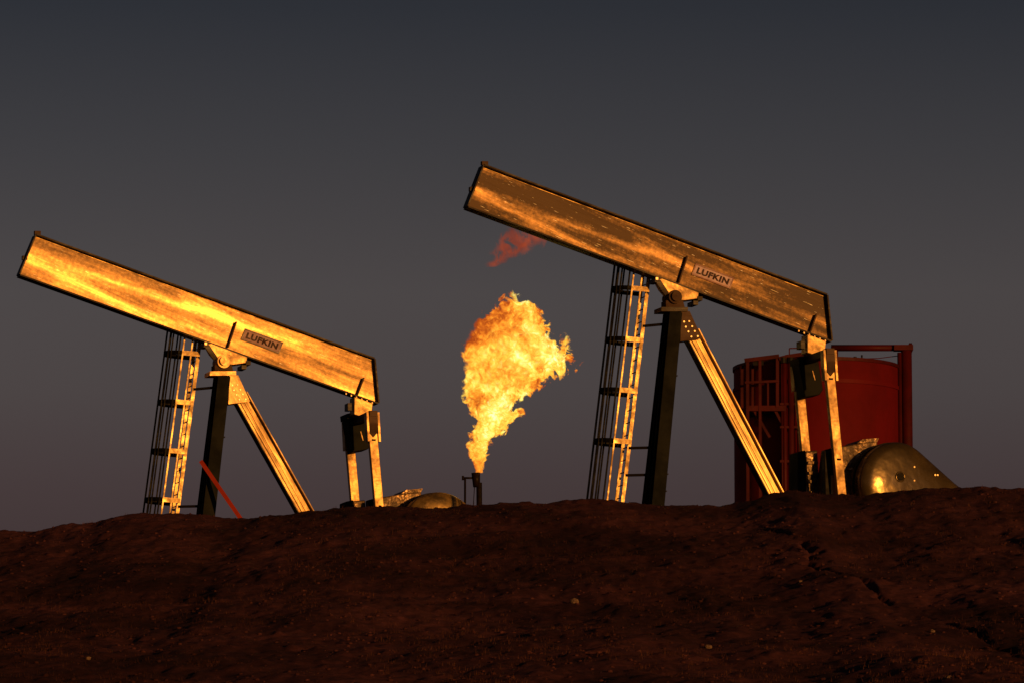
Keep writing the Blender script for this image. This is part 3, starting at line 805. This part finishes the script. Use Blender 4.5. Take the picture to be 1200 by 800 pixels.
    if holes:                                             # ragged, holed lee side
        lee = math_('ADD', math_('MULTIPLY', u, LEE[0]), LEE[1])
        h = N.new('ShaderNodeMapRange'); h.interpolation_type = 'SMOOTHSTEP'
        L.new(math_('SUBTRACT', math_('MULTIPLY_ADD', n5.outputs[0], 1.5, 0.0), lee), h.inputs['Value'])
        h.inputs['From Min'].default_value = 0.0; h.inputs['From Max'].default_value = 0.14
        thin = math_('MULTIPLY', thin, h.outputs[0])
    thin = math_('MULTIPLY', thin, zin)
    # brighter towards the middle, streaked by turbulence
    b = math_('MULTIPLY', math_('MULTIPLY', ins, core_gain, clamp=True), 0.45)
    b = math_('ADD', b, math_('MULTIPLY', math_('SUBTRACT', n3.outputs[0], 0.5), 1.7))
    b = math_('ADD', b, math_('MULTIPLY', math_('SUBTRACT', n4.outputs[0], 0.5), 2.0))
    cool = math_('MULTIPLY', math_('MULTIPLY', math_('SUBTRACT', zn, 0.5), 3.0, clamp=True), math_('SUBTRACT', 0.45, u, clamp=True))
    b = math_('SUBTRACT', b, math_('MULTIPLY', cool, 0.55))
    b = math_('SUBTRACT', b, math_('MULTIPLY', math_('MULTIPLY', math_('SUBTRACT', u, 0.45), 2.0, clamp=True), 0.35))
    b = math_('SUBTRACT', b, math_('MULTIPLY', math_('SUBTRACT', 1.0, math_('MULTIPLY', zn, 3.2), clamp=True), 0.30))
    b = math_('ADD', b, 0.32, clamp=True)
    cr = ramp(nt, b, col_stops)
    em = N.new('ShaderNodeEmission')
    L.new(cr.outputs[0], em.inputs['Color'])
    L.new(math_('MULTIPLY', thin, strength * dens), em.inputs['Strength'])
    ab = N.new('ShaderNodeVolumeAbsorption'); ab.inputs['Color'].default_value = (0, 0, 0, 1)
    L.new(math_('MULTIPLY', thin, dens), ab.inputs['Density'])
    ad = N.new('ShaderNodeAddShader')
    L.new(em.outputs[0], ad.inputs[0]); L.new(ab.outputs[0], ad.inputs[1])
    L.new(ad.outputs[0], out.inputs['Volume'])
    m.cycles.volume_step_rate = 0.06
    try: m.volume_intersection_method = 'ACCURATE'
    except Exception: pass
    return m
def hull(name, rows, grow, mat, yfac=0.75, seg=28):
    bm = B(); rings = []
    rows2 = [(rows[0][0] - 0.01, rows[0][1], rows[0][2])] + rows[1:-1] + [(rows[-1][0] + 0.10, rows[-1][1], rows[-1][2])]
    for z, c, w in rows2:
        rings.append([bm.verts.new((c + (w + grow) * math.cos(t), (w + grow) * yfac * math.sin(t), z)) for t in [2 * math.pi * k / seg for k in range(seg)]])
    for a_, b_ in zip(rings, rings[1:]):
        for k in range(seg): bm.faces.new((a_[k], a_[(k + 1) % seg], b_[(k + 1) % seg], b_[k]))
    bm.faces.new(rings[0][::-1]); bm.faces.new(rings[-1])
    return obj(name, bm, mat)
FSTOPS = [(0.0, (0.30, 0.045, 0.006)), (0.25, (0.75, 0.17, 0.012)), (0.45, (1.0, 0.38, 0.03)), (0.65, (1.0, 0.66, 0.07)), (0.85, (1.0, 0.88, 0.20)), (1.0, (1.15, 1.1, 0.60))]
fm = fire_mat('burning_gas', rows, zmax, 0, FSTOPS, 1.3, 26.0, (1.3, 1.0), edge=(0, 0.22), core_gain=3.6, LEE=(0.74, 0.24))
flame = hull('gas_flame', rows, 0.2, fm)
flame.location = ft
tag(flame, 'tall billowing yellow gas flame burning above the flare stack', 'flame')
# torn wisp drifting off the top of the fire
WED = [(314, 566, 584), (306, 564, 602), (298, 566, 620), (289, 572, 634), (280, 584, 638), (272, 592, 638), (264, 598, 630)]
wt = at(600, 312, FY)
wrows = []
for py, l, r in WED:
    xl = (at(l, py, FY) - wt); xr = (at(r, py, FY) - wt)
    wrows.append((max(xl.z, 0.0), (xl.x + xr.x) / 2, (xr.x - xl.x) / 2))
wm = fire_mat('fading_gas', wrows, wrows[-1][0], 0, [(0.0, (0.22, 0.028, 0.010)), (0.6, (0.52, 0.07, 0.014)), (1.0, (0.66, 0.12, 0.02))], 0.95, 2.6, (1.6, 1.0), 3.1, (0.0, 0.6), True, 0.6, 0.5, LEE=(0.0, 0.56))
wisp = hull('flame_wisp', wrows, 0.12, wm, 0.6, 20)
wisp.location = wt
tag(wisp, 'small dim red wisp of burning gas floating under the beam', 'flame wisp')

# ------------------------------------------------------------------ leaning orange pole at the far pump
P0, P1 = at(235.5, 540, 124.46), None
q = at(284, 610, 123.6)
d = (q - P0); P1 = P0 + d * 1.25
bm = B(); bar(bm, P0 - P1, Vector((0, 0, 0)), 0.10, 0.06, (0, 1, 0))
op = obj('leaning_pole', bm, M['orange'])
op.location = P1
tag(op, 'orange-red painted pole leaning against the dark leg of the left pumpjack', 'pole')

# ------------------------------------------------------------------ stones, clods and stubble on the slope
def rock(name, r, seed):
    rr = random.Random(seed)
    bm = B(); bmesh.ops.create_icosphere(bm, subdivisions=2, radius=r)
    for v in bm.verts:
        v.co *= 0.75 + 0.5 * rr.random(); v.co.z *= 0.7
    return obj(name, bm, M['stone'])
STONES = [((673, 704), 0.085, 'largest pale stone on the slope, below the gap between flame and right pumpjack'),
          ((830, 763), 0.06, 'small pale stone low on the slope, below the rear leg of the right pumpjack'),
          ((1112, 797), 0.06, 'small pale stone at the bottom right edge of the slope'),
          ((1093, 738), 0.05, 'small tan stone just below the erosion gully at the right'),
          ((938, 687), 0.04, 'tiny pale stone beside the erosion gully under the red tank'),
          ((103, 782), 0.05, 'small pale stone at the bottom left of the slope')]
for k, (pq, r, lab) in enumerate(STONES):
    q = ground_pt(*pq)
    o = rock('stone', r * 0.9, 50 + k)
    o.location = (q.x, q.y, float(height(np.array(q.x), np.array(q.y))) + r * 0.35)
    o.rotation_euler = (0, 0, k)
    tag(o, lab, 'stone', 'pale stones on the slope')
# clods: one joined body of loose soil
ico = bmesh.new(); bmesh.ops.create_icosphere(ico, subdivisions=1, radius=1.0)
iv = np.array([v.co[:] for v in ico.verts]); fi = np.array([[v.index for v in f.verts] for f in ico.faces]); ico.free()
NC = 9000
cy = 56 + (113.2 - 56) * rng.random(NC) ** 0.8
cxs = (rng.random(NC) - 0.5) * 2 * (cy / 10 * 1.05)
rad = 0.008 + 0.032 * rng.random(NC) ** 5
cz = height(cxs, cy)
V = iv[None] * (rad[:, None, None] * (0.7 + 0.6 * rng.random((NC, len(iv), 1)))) * np.array([1.2, 1.2, 0.75])
V = V + np.stack([cxs, cy, cz + rad * 0.2], 1)[:, None, :]
F = fi[None] + (np.arange(NC) * len(iv))[:, None, None]
o = link('soil_clods', mesh_np('soil_clods', V.reshape(-1, 3), F.reshape(-1, 3)), M['clod'])
tag(o, 'loose red-brown soil clods scattered over the slope', 'soil', kind='stuff')
# stubble: sparse dry blades in tufts
NT = 5200
ty = 56 + (112.6 - 56) * rng.random(NT) ** 0.85
tx = (rng.random(NT) - 0.5) * 2 * (ty / 10 * 1.05)
keep = fbm(tx * 0.35 + 50, ty * 0.12 + 7, 3) > -0.12
tx, ty = tx[keep], ty[keep]
nb = 7
bx = np.repeat(tx, nb) + rng.normal(0, 0.05, len(tx) * nb)
by = np.repeat(ty, nb) + rng.normal(0, 0.05, len(tx) * nb)
bz = height(bx, by) - 0.01
hh = 0.03 + 0.07 * rng.random(len(bx)) ** 2
ang = rng.random(len(bx)) * 2 * np.pi; leanr = rng.random(len(bx)) * 0.9
wv = 0.006
dx, dy = np.cos(ang), np.sin(ang)
v0 = np.stack([bx - dy * wv, by + dx * wv, bz], 1); v1 = np.stack([bx + dy * wv, by - dx * wv, bz], 1)
v2 = np.stack([bx + dx * leanr * hh, by + dy * leanr * hh, bz + hh], 1)
V = np.stack([v0, v1, v2], 1).reshape(-1, 3)
F = np.arange(len(V)).reshape(-1, 3)
o = link('dry_grass', mesh_np('dry_grass', V, F), M['straw'])
tag(o, 'sparse short dry grass stubble growing on the slope', 'grass', kind='stuff')
